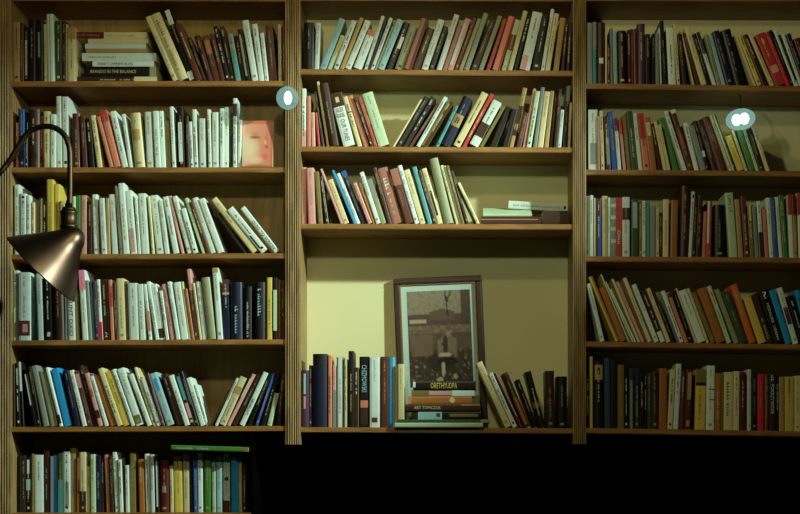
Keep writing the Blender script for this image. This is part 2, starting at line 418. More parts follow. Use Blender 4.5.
row('L', 1, [(0, 85, Z, [
  (84,100,200,0,'sa'), (104,132,130,-3,'bl',{'b':[(.45,1,'nv')]}), (134,148,200,0,'bk'), (150,212,130,0,'br',{'h':1}), (214,230,165,0,'rd'),
  (232,265,140,0,'cr'), (268,298,155,0,'wh'), (304,331,60,-6,'wh',{'d':.17}), (334,368,62,-6,'wh',{'d':.18}), (390,430,152,-4,'rb',{'h':1,'d':.11}), (440,470,165,-15,'rb',{'d':.11}), (476,510,180,-22,'bk'),
  (516,545,162,-38,'cr'), (584,606,170,-72,'sa'), (608,644,135,-78,'sa',{'b':[(0,.2,'rd')]}), (653,686,140,-70,'wh'), (688,708,155,-42,'wh'), (720,775,150,-28,'cr',{'b':[(.3,.5,'tn',.1,.8)]})]),
 (145, 85, Z, [(10,47,143,-13,'wh'), (54,85,138,-15,'wh'), (90,112,138,-14,'wh'), (118,140,190,-12,'tn',{'y':.05}), (145,165,115,-15,'wh'), (180,212,118,-10,'bk',{'b':[(.25,.9,'wh',.1,.75)]}),
  (222,240,165,-8,'br'), (242,260,195,-10,'wh'), (262,284,130,-12,'wh'), (290,325,178,-4,'wh'), (338,356,130,-8,'wh'), (358,392,145,-2,'wh'), (398,421,125,0,'wh'), (423,446,118,0,'wh'),
  (468,490,70,1,'wh',{'b':[(.08,.26,'pu')]}), (492,512,185,4,'wh')])])
row('L', 2, [(0, 170, Z, [
  (78,106,78,-2,'wh'), (108,140,125,-1,'wh',{'b':[(.04,.08,'bk',.3,.7),(.12,.15,'bk',.35,.65)]}), (142,162,135,0,'wh'), (168,186,172,0,'cr'), (187,207,178,0,'tn'), (209,224,152,0,'ol'), (227,248,158,0,'br'),
  (253,287,50,-4,'yl'), (290,318,75,0,'yl',{'pc':'ol'}), (319,349,165,0,'cr'), (352,384,160,0,'br'), (386,402,140,0,'pg'), (404,429,135,-1,'gn'), (432,462,135,0,'pk'), (466,492,165,0,'br'),
  (500,528,130,-10,'wh'), (541,570,150,-15,'wh'), (574,592,150,-8,'tn'), (596,630,130,-18,'wh'), (640,655,85,-28,'wh'), (657,690,70,-28,'wh'), (697,732,110,-30,'wh',{'b':[(.6,.97,'pk',.2,.8)]}), (735,752,150,-20,'wh'), (754,796,125,-20,'wh')]),
 (145, 170, Z, [(36,50,140,-25,'cr'), (64,104,135,-36,'wh'), (107,135,165,-34,'wh'), (151,187,142,-60,'wh'), (192,210,138,-72,'pk'), (226,253,140,-84,'wh'), (256,284,205,-68,'wh'),
  (306,325,150,-96,'pg'), (328,350,170,-94,'rb'), (353,386,148,-102,'wh'), (389,430,152,-105,'wh'), (524,546,175,-205,'bk',{'n':1}), (574,615,152,-228,'cr'), (622,672,205,-195,'wh',{'b':[(.62,.9,'bk',.2,.4)],'pc':'bk'}),
  (692,728,200,-190,'wh',{'t':[('OLEG TO WACEK',.3,.95,'bk',.5,'d')]})])])
row('L', 3, [(0, 255, Z, [
  (70,96,82,0,'wh',{'t':[('~',.05,.54,'bk',.45,'d')]}), (100,160,92,0,'wh',{'b':[(.71,.93,'rb'),(.76,.88,'pk',.35,.8)],'h':0}), (202,235,98,-12,'wh'), (240,280,120,-10,'bk',{'pc':'wh','b':[(.87,.92,'wh',.35,.75)]}), (287,345,150,-10,'br',{'h':1}),
  (348,362,200,-5,'gy'), (366,402,180,-8,'wh',{'t':[('BLINT OXID',.18,.92,'bk',.55,'d')]}), (405,424,190,-9,'ol'), (440,472,80,-22,'wh',{'b':[(0,.28,'hp')]}), (474,491,135,-20,'gy'), (493,508,140,-17,'tl'),
  (510,530,138,-19,'pu'), (532,549,130,-18,'wh',{'b':[(.7,1,'cs')]}), (551,587,130,-15,'br',{'t':[('2',.87,.95,'cr',.4,'h'),('~',.1,.6,'cr',.35,'d')]}), (591,610,132,-15,'sa',{'b':[(.1,.45,'rd')]}), (612,628,150,-12,'br'),
  (632,672,125,-12,'cr'), (674,692,140,-10,'ol'), (694,745,150,-10,'wh',{'h':0}), (748,784,155,-14,'wh')]),
 (145, 255, Z, [(16,38,155,-30,'wh',{'b':[(.48,.85,'sa')]}), (54,75,142,-50,'wh'), (78,108,155,-46,'wh',{'b':[(.8,.97,'br')]}), (112,130,190,-36,'wh'), (136,160,155,-50,'pk'), (166,188,142,-50,'wh'),
  (196,233,145,-44,'wh'), (235,246,142,-42,'cr'), (248,264,180,-40,'or'), (267,289,75,-44,'pk',{'b':[(.3,1,'rb')]}), (290,304,150,-40,'cr'), (306,332,142,-36,'wh'), (335,380,120,-36,'sg',{'h':1}), (386,416,68,-28,'wh',{'b':[(0,.07,'tn')]}),
  (420,456,130,-10,'nv',{'b':[(0,.22,'rb'),(.22,.25,'pk')],'pc':'pb'}), (461,520,145,-3,'nv',{'h':1,'t':[('~',.42,.9,'pb',.3,'d')]}), (529,570,168,0,'bk',{'h':1,'t':[('~',.3,.96,'wh',.25,'d')]}), (582,640,145,0,'bk',{'h':1,'t':[('~',.12,.62,'pb',.3,'d')]}),
  (650,678,120,0,'yl'), (682,706,120,0,'bk',{'b':[(.2,.86,'pg',.1,.9)],'n':1}), (710,722,130,0,'or'), (724,744,135,0,'br')])])
row('L', 4, [(0, 345, Z, [
  (66,80,100,-3,'br'), (86,112,95,-12,'bk',{'pc':'wh','b':[(.08,.35,'sg',.3,.8)]}), (114,128,90,-18,'bk',{'b':[(0,.45,'wh')]}), (180,200,150,-52,'bk',{'b':[(.02,.6,'wh',.1,.4)]}), (205,226,115,-55,'bk'), (228,262,110,-68,'gy'),
  (272,312,140,-64,'sg'), (318,334,120,-78,'wh',{'b':[(.8,.95,'br')]}), (346,385,125,-74,'lb',{'n':1}), (396,430,135,-64,'nv'), (439,465,135,-74,'wh'), (468,495,140,-75,'rb',{'b':[(.05,.3,'pk',.1,.8)]}), (500,523,110,-80,'br'),
  (526,552,150,-78,'pk',{'b':[(.3,.45,'rd',.2,.8),(.7,.85,'br')]}), (560,584,165,-82,'wh'), (587,622,160,-92,'or'), (626,656,125,-108,'cr'), (660,698,140,-102,'yl',{'pc':'ol'}), (701,722,130,-108,'wh'), (726,766,125,-106,'wh',{'b':[(.82,.97,'ol')]}),
  (786,812,155,-104,'wh')]),
 (145, 345, Z, [(46,60,120,-106,'cr'), (63,90,175,-90,'wh'), (93,110,150,-88,'rb'), (116,160,150,-98,'pb',{'b':[(.1,.35,'lb',.3,.7)]}), (170,206,155,-88,'br'), (212,242,162,-90,'wh'),
  (246,270,155,-88,'bk',{'b':[(.05,.5,'tl',.2,.8),(.56,.85,'pk',.15,.85),],'e':[(.91,.34,'yl')],'n':1}), (272,290,140,-90,'bk'), (296,324,175,-80,'wh'), (326,340,210,-66,'wh'),
  (346,360,240,100,'br'), (362,384,175,118,'wh'), (388,428,170,116,'cr',{'b':[(.2,.35,'tn')]}), (432,452,155,140,'pk',{'b':[(.1,.45,'pg',.0,.5)],'n':1}), (460,488,160,140,'br'), (497,530,145,133,'wh',{'t':[('LATTERNPS',.5,.8,'bk',.5,'u')]}),
  (540,568,150,116,'bk'), (576,600,150,94,'bl',{'pc':'pk'}), (606,638,148,82,'bk'), (648,684,255,45,'pg'), (706,738,150,22,'br')])])
row('L', 5, [(0, 430, ZB, [
  (85,105,155,0,'bk',{'pc':'wh'}), (107,128,160,0,'bk'), (130,158,155,0,'br'), (160,188,165,0,'bk',{'b':[(.05,.3,'wh',.2,.7),(.4,.6,'pb',.0,.9)]}), (192,207,145,0,'ol'), (212,268,152,-3,'wh',{'h':0}), (270,302,118,-3,'br'), (305,329,160,0,'bl',{'b':[(0,1,'gy',.2,.8)]}),
  (332,352,152,0,'tl'), (355,385,140,0,'dg',{'b':[(.45,1,'tl')]}), (388,430,130,-2,'wh',{'b':[(.5,.9,'gy',.3,.8)]}), (432,465,110,0,'tn'), (468,486,170,0,'or',{'b':[(.4,.65,'mr')]}), (488,528,135,-2,'cr',{'b':[(.65,1,'br')]}), (530,550,222,0,'cr'), (555,585,148,-4,'pg'),
  (587,615,155,0,'nv'), (617,638,170,0,'br'), (652,674,150,-15,'sa'), (676,696,160,-10,'br'), (704,730,135,-18,'wh'), (731,754,180,-12,'wh'), (756,766,170,-9,'br'), (769,790,215,-6,'wh')]),
 (120, 430, ZB, [(62,98,140,-3,'ol'), (119,153,178,-11,'or'), (159,188,145,-10,'wh'), (190,213,150,-8,'wh'), (219,241,160,-8,'bk',{'pc':'wh','b':[(.1,.9,'wh',.3,.7)]}), (245,302,185,-2,'mr',{'h':1,'b':[(.5,.62,'sg',.25,.7)]}), (307,328,220,-5,'cr'),
  (336,385,160,-8,'yl'), (388,425,150,-3,'cr'), (435,449,140,-4,'nv'), (452,473,140,-7,'bl'), (477,508,138,-4,'wh'), (515,553,150,0,'gn'), (564,587,170,-4,'pg'), (591,625,160,-2,'pb'), (632,671,145,-1,'wh',{'b':[(.4,.46,'bk',.2,.8),(.8,1,'rb')]}), (682,725,160,-4,'lb',{'n':1}),
  (728,746,170,-4,'cr'), (751,772,180,-3,'br')])], xmax=250.4)
# ---- picture bay
row('M', 0, [(290, 0, Z, [
  (74,128,122,0,'bk',{'h':1}), (130,154,122,10,'wh'), (154,190,100,108,'pb'), (194,222,190,76,'pg',{'b':[(.05,.5,'yl',.2,.8)]}), (228,258,110,100,'wh'), (262,285,95,110,'tn'), (288,322,110,112,'wh'), (334,380,160,84,'wh',{'b':[(0,.15,'sa')]}),
  (390,410,85,94,'wh'), (413,424,100,96,'nv'), (426,446,95,104,'wh'), (448,460,140,96,'sg'), (464,500,105,108,'pb'), (508,542,120,100,'bk',{'b':[(.3,.55,'wh',.4,1)]}), (555,600,138,82,'sg'), (604,645,100,96,'dr',{'b':[(0,1,'rb',.6,1)]}), (648,690,150,86,'br'), (696,734,105,92,'wh'), (738,764,140,80,'bk')]),
 (435, 0, Z, [(5,34,78,98,'wh'), (36,60,130,88,'dr'), (63,95,100,98,'pk',{'b':[(.1,.9,'wh',.1,.6)]}), (98,122,95,104,'rb'), (124,146,100,104,'sg'), (150,178,70,108,'sg'), (186,222,105,108,'br'), (226,252,85,108,'sg'), (268,290,100,98,'rd'), (299,345,88,90,'rd',{'b':[(0,1,'sa',.1,.7)]}),
  (350,380,105,76,'pg',{'b':[(.3,.6,'rb')]}), (386,411,58,86,'cr'), (414,440,80,76,'bk',{'pc':'wh'}), (450,505,65,72,'wh',{'h':0,'b':[(.75,1,'pk',.1,.6)]}), (512,555,80,56,'bk'), (563,582,48,56,'wh'), (586,612,72,50,'cr'), (630,660,95,40,'tn'), (668,692,110,26,'br'), (702,724,120,14,'br')])])
row('M', 1, [(290, 75, Z, [
  (62,85,72,0,'wh',{'b':[(.72,1,'pk')]}), (90,110,112,0,'sa'), (117,140,200,-4,'pk'), (148,164,200,-18,'rd'), (168,184,85,-42,'br'), (198,211,35,-56,'cr'), (216,262,45,-60,'br',{'h':1}),
  (290,355,95,-76,'wh',{'h':0,'d':.13,'b':[(0,.26,'br'),(.08,.18,'cr',.35,.65)],'t':[('ALEX',.28,.36,'bk',.62,'h'),('RUDEL',.385,.46,'bk',.68,'h'),('OUR TUNES',.5,.9,'bk',.38,'d')]}),
  (361,391,115,-82,'cr',{'b':[(.3,.32,'br')]}), (394,426,110,-92,'sa'), (430,446,120,-94,'br'), (449,468,120,-90,'rd'), (474,534,95,-92,'pg',{'h':0,'d':.15}),
  (544,556,130,150,'cr'), (560,592,118,156,'bk'), (596,626,118,156,'bk',{'pc':'wh'}), (630,654,150,155,'rb'), (658,686,115,152,'wh'), (690,728,140,148,'ol',{'b':[(0,1,'br',.4,1)]})]),
 (435, 75, Z, [(0,18,165,108,'tl'), (22,80,120,126,'nv',{'h':1,'b':[(.36,.6,'tn',.05,.95),(.42,.54,'br',.3,.7)]}), (90,131,95,158,'cr'), (140,164,100,154,'rd'), (174,228,140,134,'wh',{'h':0,'b':[(.5,.8,'br')]}), (233,254,165,128,'ol'), (290,335,170,90,'bk',{'n':1}), (342,384,180,50,'bk',{'n':1}),
  (391,416,68,74,'tn',{'b':[(.3,.6,'br'),(.7,.8,'br')]}), (432,460,200,42,'rb'), (465,482,72,57,'pk'), (485,512,85,50,'pg'), (520,541,65,42,'gy'), (547,577,88,38,'cr'), (581,603,85,32,'tn'), (610,626,105,29,'br'), (632,650,75,26,'br'), (653,672,185,18,'wh'), (681,702,58,23,'gy',{'b':[(.25,1,'bk')]}), (709,723,148,10,'cr')])])
row('M', 2, [(290, 150, Z, [
  (52,78,92,0,'pk'), (97,138,95,-11,'pk',{'b':[(0,1,'rd',0,.12)]}), (152,180,115,-20,'ol'), (192,212,140,-34,'br'), (268,284,102,-116,'pk'), (288,318,158,-90,'cr'), (341,355,108,-120,'lb'), (357,378,125,-112,'wh'), (381,410,112,-112,'nv',{'b':[(0,.1,'bl')]}),
  (417,440,175,-85,'pk'), (442,454,175,-78,'or'), (460,485,118,-92,'wh'), (487,515,155,-78,'sg',{'b':[(0,.45,'gy')]}), (522,544,95,-84,'br'), (549,605,95,-86,'dr',{'h':0,'t':[('~',.12,.5,'wh',.42,'d'),('~',.56,.85,'cr',.25,'d')]}), (616,660,100,-86,'rb',{'b':[(0,.3,'dr')],'t':[('~',.35,.7,'dr',.4,'d')]}),
  (666,690,82,-94,'wh'), (696,727,105,-90,'cr'), (736,762,90,-86,'tl'), (765,784,110,-86,'br'), (787,815,98,-88,'cr',{'b':[(.4,.85,'bk',.3,.7)]})]),
 (435, 150, Z, [(52,100,45,-85,'sg',{'h':1}), (112,129,82,-85,'cr'), (131,145,85,-85,'wh'), (147,165,82,-85,'ol'), (168,190,110,-86,'br'), (218,240,175,-108,'cr')])])
row('M', 3, [(290, 345, Z, [
  (55,95,135,0,'pu',{'b':[(.06,.42,'pb',.35,.62),(.46,.68,'pk',.35,.62)],'n':1,'h':1}), (100,118,108,0,'pu'), (122,200,48,0,'nv',{'h':1,'n':1,'b':[(0,.15,'bk')]}), (203,223,55,-1,'sa',{'pc':'br'}), (227,244,108,0,'pk',{'b':[(.4,1,'gy')]}), (248,286,65,0,'gy',{'b':[(0,1,'wh',.25,.8)]}), (290,306,75,0,'cr'),
  (312,340,32,0,'bk'), (343,366,120,0,'ol',{'b':[(0,1,'br',.1,.9)],'pc':'cr'}), (370,422,62,0,'bk',{'h':0,'b':[(.62,.72,'sa',.12,.88),(.72,.96,'br',.12,.88)],'t':[('CHIZMOWSKI',.12,.5,'pb',.5,'d')]}), (426,480,65,0,'wh',{'h':0,'b':[(.86,.93,'rb',.2,.75)],'t':[('~',.05,.35,'gy',.16,'d')]}), (484,526,62,0,'rb'), (528,558,65,0,'lb',{'b':[(0,1,'pb',.7,1)]}), (560,571,120,0,'cr')]),
 (435, 345, Z, [(376,412,92,-160,'cr'), (416,442,150,-134,'wh'), (455,472,148,-142,'rb',{'b':[(0,.8,'pk',.5,.9)]}), (476,512,150,-124,'br',{'h':1,'b':[(0,.05,'rb'),(.45,.95,'or',.25,.8)]}), (524,552,185,-100,'bk',{'h':1}), (556,592,142,-80,'bk',{'h':1,'b':[(.55,.65,'ol')]}), (594,640,138,-6,'br',{'h':1,'b':[(.5,.58,'rb')]}), (650,704,168,0,'bk',{'h':1})])])
# ---- oval-reflection bay
row('R', 0, [(575, 0, ZR, [
  (66,92,122,0,'gy'), (95,114,118,0,'tl',{'b':[(0,.46,'gy')],'n':1}), (118,160,122,0,'br',{'h':1,'b':[(.57,.66,'wh',.25,.8)],'n':1}), (162,172,150,0,'cr'), (174,187,235,0,'mr'), (189,204,150,-1,'gy'), (207,227,165,-6,'pb'), (230,276,165,-4,'bk',{'h':1}), (284,300,160,-5,'mr'), (303,316,155,-5,'rb'), (319,333,155,-6,'pk',{'b':[(0,1,'mr',.2,1)]}),
  (336,375,128,-2,'pu',{'h':1}), (380,405,182,-4,'bk'), (412,430,180,0,'bk'), (433,454,178,-2,'gy'), (459,468,150,-10,'wh'), (471,492,110,-20,'bk'), (502,540,150,-14,'wh'), (548,566,128,-20,'cr'), (580,606,180,-30,'br')]),
 (680, 0, ZR, [(70,84,160,-72,'cr'), (87,106,178,-76,'rb'), (115,144,145,-94,'cr'), (147,168,180,-80,'bk'), (176,196,172,-92,'wh',{'b':[(0,.4,'br')]}), (201,222,185,-70,'sg'), (224,246,190,-74,'pb'), (252,290,165,-80,'nv'), (294,350,160,-80,'bk',{'h':1}), (396,410,180,-104,'cr'), (415,440,185,-108,'yl'), (446,470,185,-110,'br'), (486,508,178,-124,'cr'),
  (514,570,180,-116,'rd',{'h':0,'b':[(.1,.2,'pk',.4,.65),(.62,.76,'pk',.2,.9)]}), (574,594,170,-120,'cs'), (597,611,160,-120,'bk'), (614,638,158,-116,'wh',{'b':[(.1,.9,'bk',.55,.95)]}), (642,660,178,-102,'wh'), (664,690,180,-98,'bk'), (696,726,205,-90,'rb'), (732,756,190,-88,'br')])])
row('R', 1, [(575, 90, ZR, [
  (73,122,105,-2,'wh',{'h':0,'b':[(.55,.9,'gy',.2,.9)]}), (125,133,140,-3,'pk'), (140,158,110,-10,'cr'), (168,192,140,-15,'pu',{'b':[(.4,.9,'gy',.2,.9)]}), (200,226,115,-24,'bl'), (229,248,150,-22,'wh',{'b':[(0,.25,'pu')]}), (258,273,155,-26,'pk',{'b':[(0,.3,'cs')]}), (279,302,135,-28,'ol'), (305,336,112,-30,'dg'), (341,363,125,-34,'wh'), (369,402,125,-35,'sa',{'b':[(0,.45,'rd')]}), (406,440,145,-36,'or',{'b':[(.1,.35,'cr',.2,.8)]}),
  (448,468,180,-44,'br'), (474,493,170,-54,'cr'), (495,512,185,-52,'cr'), (526,562,150,-80,'gn',{'y':.04}), (576,600,112,-104,'wh',{'pc':'bk'}), (606,634,105,-98,'rb',{'b':[(0,.06,'wh'),(.4,.65,'rd',.2,.8)]})]),
 (680, 90, ZR, [(80,106,175,-62,'wh'), (110,140,190,-66,'gy'), (143,165,165,-70,'br',{'b':[(.6,.72,'wh')]}), (169,204,160,-88,'br',{'h':1}), (207,252,145,-92,'rb',{'h':1}), (263,280,135,-110,'cr'), (282,300,130,-110,'dg',{'b':[(0,1,'pg',0,.5)]}), (310,346,245,-72,'yl'), (350,364,215,-76,'cr'), (373,406,210,-74,'gn'), (408,424,215,-72,'pg'), (428,454,205,-68,'br'), (461,482,200,-80,'cr')])])
row('R', 2, [(575, 175, ZR, [
  (57,78,112,0,'pg'), (80,97,108,0,'wh'), (100,110,122,0,'cr'), (113,141,125,0,'pu',{'b':[(.3,1,'bl',.4,1)]}), (145,173,112,0,'cr'), (176,189,120,0,'wh'), (192,218,122,0,'gy',{'b':[(.1,.16,'cr'),(.3,.36,'cr'),(.5,.56,'cr'),(.7,.76,'cr')]}), (220,250,120,0,'rd',{'t':[('Olim',.55,.78,'wh',.5,'d')]}), (253,292,118,0,'wh',{'b':[(.18,.38,'br')]}), (302,338,130,0,'dg',{'b':[(.05,.5,'pb',.2,.85)]}),
  (342,358,140,0,'ol'), (360,378,138,0,'wh'), (381,400,138,0,'tl'), (403,432,165,0,'gy'), (435,450,175,0,'cr'), (452,466,200,0,'br'), (470,500,130,2,'cr'), (510,546,135,6,'or'), (560,605,58,8,'br',{'h':1,'pc':'sa'})]),
 (680, 175, ZR, [(45,62,88,18,'wh',{'b':[(.05,.1,'bk',.3,.8)]}), (64,80,120,16,'br'), (84,108,108,16,'br'), (117,136,195,9,'sa'), (141,165,140,8,'rd',{'b':[(0,.75,'wh',0,.45)]}), (181,240,160,0,'bk',{'h':1}), (266,308,95,-26,'pg',{'t':[('LEM 17',.04,.3,'bk',.4,'d')]}), (314,339,130,-22,'tn'), (346,372,112,-22,'rb'), (376,399,160,-17,'ol',{'b':[(.0,.3,'cr',.3,.8)]}), (403,422,165,-17,'gy'), (428,449,140,-18,'wh',{'b':[(.55,1,'br')]}),
  (455,474,180,-15,'sa'), (480,501,122,-20,'wh'), (505,526,120,-22,'bl'), (530,549,118,-23,'wh'), (553,578,108,-24,'gn'), (588,610,105,-14,'wh',{'b':[(0,.32,'rd')],'n':1}), (613,630,105,-12,'tn',{'b':[(0,.32,'mr')]}), (635,668,95,-10,'wh',{'b':[(0,.34,'rd')],'n':1}), (672,700,120,-8,'cr'), (704,730,130,-6,'br')])])
row('R', 3, [(575, 262, ZR, [
  (136,160,115,-74,'wh'), (217,240,78,-148,'yl',{'b':[(0,1,'or',.5,1)]}), (244,278,135,-118,'or'), (290,302,65,-150,'cr'), (304,314,105,-146,'wh'), (316,328,145,-134,'wh'), (337,351,90,-144,'cr'), (356,374,105,-140,'pk'), (391,413,85,-138,'cr'), (426,452,120,-125,'wh'), (458,484,150,-110,'br',{'b':[(.8,1,'wh')]}), (492,514,140,-112,'cr'), (520,536,155,-108,'br'), (562,584,155,-104,'wh'), (588,608,190,-88,'sa')]),
 (680, 262, ZR, [(52,76,150,-92,'bk'), (79,92,140,-108,'cr'), (97,140,150,-106,'wh'), (145,160,140,-108,'cr'), (165,194,170,-108,'ol'), (197,245,140,-108,'or',{'h':0}), (253,276,128,-110,'cr',{'b':[(.3,1,'pg')]}), (291,318,145,-110,'sg'), (322,364,160,-102,'dg'), (371,408,120,-104,'og',{'b':[(.1,.5,'tn',.3,.6)]}), (420,465,190,-84,'yl',{'n':1}), (470,500,170,-86,'br',{'t':[('~',.5,.94,'yl',.5,'d')]}),
  (506,560,150,-88,'bk',{'h':0,'t':[('MEDALIER  URBAN',.25,.94,'wh',.26,'d'),('?',.03,.16,'wh',.4,'h')]}), (566,600,150,-92,'lb',{'n':1}), (606,636,138,-90,'wh',{'b':[(.35,.65,'pu',.1,.9)]}), (646,684,180,-76,'bk',{'pc':'wh'}), (690,718,150,-80,'lb'), (724,750,160,-78,'br')])])
row('R', 4, [(575, 345, ZR, [
  (60,75,155,0,'bk'), (80,95,62,0,'yl',{'n':1}), (99,153,85,0,'bk',{'h':1,'b':[(.06,.28,'tn',.12,.88),(.1,.2,'br',.35,.65)],'pc':'cr'}), (159,188,70,-2,'dt',{'n':1}), (191,222,80,0,'bk',{'n':1}), (229,262,105,0,'ol'), (265,283,150,0,'bk',{'pc':'wh'}), (289,315,125,0,'ch',{'b':[(.2,1,'gy',.2,.7)]}), (318,345,122,0,'ch',{'b':[(0,.5,'nv',.1,.9)]}), (348,368,150,0,'bk'), (370,385,150,0,'bk'), (388,407,150,0,'dg'), (409,445,140,0,'br',{'h':1}),
  (449,490,125,3,'or',{'n':1}), (494,522,130,16,'cr',{'pc':'bk'}), (525,553,100,18,'wh'), (558,580,140,10,'rb'), (587,620,130,10,'mr',{'b':[(.05,.5,'tn',.25,.85),(.85,.95,'sa',.2,.7)]})]),
 (680, 345, ZR, [(79,132,130,8,'yl',{'h':0,'b':[(.22,.27,'bk'),(0,.22,'ol')],'t':[('~',.35,.85,'ol',.3,'d')]}), (140,182,110,5,'wh',{'b':[(.36,.38,'ol',.3,1),(.52,.54,'ol',.3,1)]}), (186,216,150,4,'or'), (218,231,150,1,'ol'), (234,282,145,2,'cr',{'t':[('~',.08,.8,'bk',.4,'d')],'h':0}), (285,316,140,3,'cr'), (319,352,145,0,'mr'), (361,380,130,1,'wh',{'b':[(0,1,'bk',.45,.55)]}), (385,411,150,1,'bk'), (416,448,155,0,'cs'), (453,475,155,0,'rb',{'b':[(0,1,'or',.1,.4)]}),
  (479,510,155,0,'br',{'t':[('POKRZYWDZE',.18,.7,'wh',.55,'d'),('~',.02,.13,'wh',.5,'d')]}), (513,529,165,0,'bk',{'pc':'wh'}), (531,557,170,0,'tn'), (561,609,170,0,'yl',{'h':0,'b':[(.03,.3,'ol',.4,.6)]}), (613,645,165,0,'cr'), (649,682,160,0,'cr'), (686,720,150,0,'br')])])

# past about 300 books in view, the narrowest ones are one object
def pool(roots):
    bpy.context.view_layer.update()
    V, F, MI, mats, gone = [], [], [], [], []
    for r in roots:
        for ch in list(r.children):
            for o in [ch]+list(ch.children):
                mw = o.matrix_world; n0 = len(V); me = o.data; m = me.materials[0]
                if m not in mats: mats.append(m)
                k = mats.index(m)
                V += [tuple(mw@v.co) for v in me.vertices]
                for p in me.polygons: F.append(tuple(n0+i for i in p.vertices)); MI.append(k)
                gone.append(o)
        gone.append(r)
    for o in gone: bpy.data.objects.remove(o)
    me = bpy.data.meshes.new('books'); me.from_pydata(V, [], F); me.update()
    for m in mats: me.materials.append(m)
    me.polygons.foreach_set('material_index', MI)
    o = link(bpy.data.objects.new('books', me)); o['kind'] = 'stuff'; o['category'] = 'books'
    o['label'] = 'slim books wedged between the broader ones along all the shelves'
ALL_BOOKS.sort(key=lambda e: -e[0])
FLAT = 22
pool([r for _, r in ALL_BOOKS[300-FLAT:]])

# ---- books lying flat
def flat_book(x0, x1, ytop, ybot, y, code, label, group, opt=None, dep=0.14, roll=0.0, zb=None):
    opt = opt or {}
    t = (ybot-ytop)*S*(1+y/D); L = PX(x1, y)-PX(x0, y)
    z = PZ(ybot, y) if zb is None else zb
    root = empty('book', (PX(x1, y), y, z), label, 'book', group)
    root.rotation_euler = (0, -math.pi/2+roll, 0)
    build_book(root, t, L, dep, code, opt); return z+t
g = 'books stacked flat on the lamp bay top shelf'
Y = 0.03; z = max(shelf_z('L', 0, PX(74)), shelf_z('L', 0, PX(157)))+0.0006
stackL = [ # x0, x1, px thickness, code, opt, label tail
 (76,157,6.1,'br',{'b':[(0.72,1,'cr')]},'dark brown paperback with pale spine end, bottom of the flat stack in the lamp bay'),
 (85.5,156,9.9,'bk',{'h':0,'b':[(.91,1,'sg')],'t':[('BRANDO IN THE BALANCE',.07,.72,'cr',.32,'d')]},'black paperback titled in cream capitals, second from the bottom of the flat stack'),
 (92.5,154,5.3,'wh',{'t':[("ANNE T CARREN'S BLUES",.08,.66,'bk',.5,'d')]},'white paperback with black capitals above the black book in flat stack'),
 (82,156,8.0,'wh',{'h':0,'pc':'gy'},'widest plain white paperback in the middle of the flat stack'),
 (86,147,4.0,'tn',{'n':1},'slim tan paperback above the widest white book in flat stack'),
 (85,146,5.0,'wh',{'n':1},'plain white paperback below the slim cream one in flat stack'),
 (88,148,4.8,'cr',{'n':1},'slim cream paperback under the topmost book of the flat stack'),
 (73,146.5,6.5,'cr',{'b':[(0,.42,'mr')],'t':[('Social Agency',.04,.36,'sa',.5,'d'),('~',.46,.85,'gy',.3,'d')]},'half maroon half cream paperback on top of the flat stack')]
for x0, x1, th, code, opt, lab in stackL:
    yb = 470-(z-ZC)/(S*(1+Y/D)); opt['h'] = 0
    z = flat_book(x0, x1, yb-th, yb, Y, code, lab, g, opt, dep=0.13, zb=z)+0.0005
g = 'books stacked flat before the framed picture'
Y = 0.012; z = max(shelf_z('M', 3, PX(396)), shelf_z('M', 3, PX(490)))+0.0006
stackM = [
 (394.8,483,4.4,-0.012,'pg',{'n':1},'wide pale green magazine lying on the picture bay shelf under the stack',0.145),
 (397,490,3.2,-0.002,'gn',{'b':[(0,.9,'dg'),(.9,1,'sg')],'n':1},'slim green magazine lying under the book stack before the picture',0.14),
 (418,481,8.4,0.02,'bk',{'b':[(0,.38,'pb'),(.29,.35,'br',.3,.75),(.5,.95,'ol',.35,.7)],'n':1},'black and white paperback above the green magazine before the picture',0.13),
 (405,480,6.8,0.015,'br',{'t':[('ART TOMCZUK',.12,.48,'cr',.45,'d')],'b':[(.75,1,'tn',.8,1)]},'dark brown paperback titled in cream under the orange book',0.13),
 (408,472,7.8,0.015,'or',{'n':1,'b':[(.0,.05,'sa')],'e':[(.69,.36,'cr')],'h':0},'orange paperback with round white emblem in stack before the picture',0.13),
 (411.5,474.5,5.8,0.015,'gy',{'b':[(0,.28,'ol'),(.28,.62,'pk',.2,.8),(.64,1,'wh')],'n':1},'grey and pink paperback under the top book before the picture',0.12),
 (413,476,9.0,0.012,'bk',{'h':0,'t':[('ORETHYUDPA',.28,.7,'yl',.62,'d')],'b':[(0,.04,'wh',.3,.9)]},'black paperback with yellow title on top of the stack before the picture',0.12)]
for x0, x1, th, y, code, opt, lab, dep in stackM:
    yb = 470-(z-ZC)/(S*(1+y/D)); opt['h'] = 0
    z = flat_book(x0, x1, yb-th, yb, y, code, lab, g, opt, dep=dep, zb=z)+0.0005
    if code == 'gn': zg = z
# upright cream book standing on the two magazines
y = 0.004; root = empty('book', (PX(397.8, y), y, zg+0.0003), 'cream hardback standing on the magazines beside the book stack', 'book', 'books stacked flat before the framed picture')
build_book(root, 6.4*S, PZ(364, y)-zg-0.0003, 0.12, 'cr', {'h': 0})
# green book lying across the lowest row
y = 0.012; root = empty('book', (PX(248, y), y, PZ(451.8, y)), 'green slim book lying across the tops of the lowest row', 'book', 'books on the lamp bay lowest shelf')
root.rotation_euler = (0, -math.pi/2+math.radians(1.6), 0)
build_book(root, 4.7*S, 77*S, 0.13, 'gn', {'h': 0, 't': [('~', .07, .5, 'pg', .5, 'd')], 'b': [(.94, 1, 'ol')]})

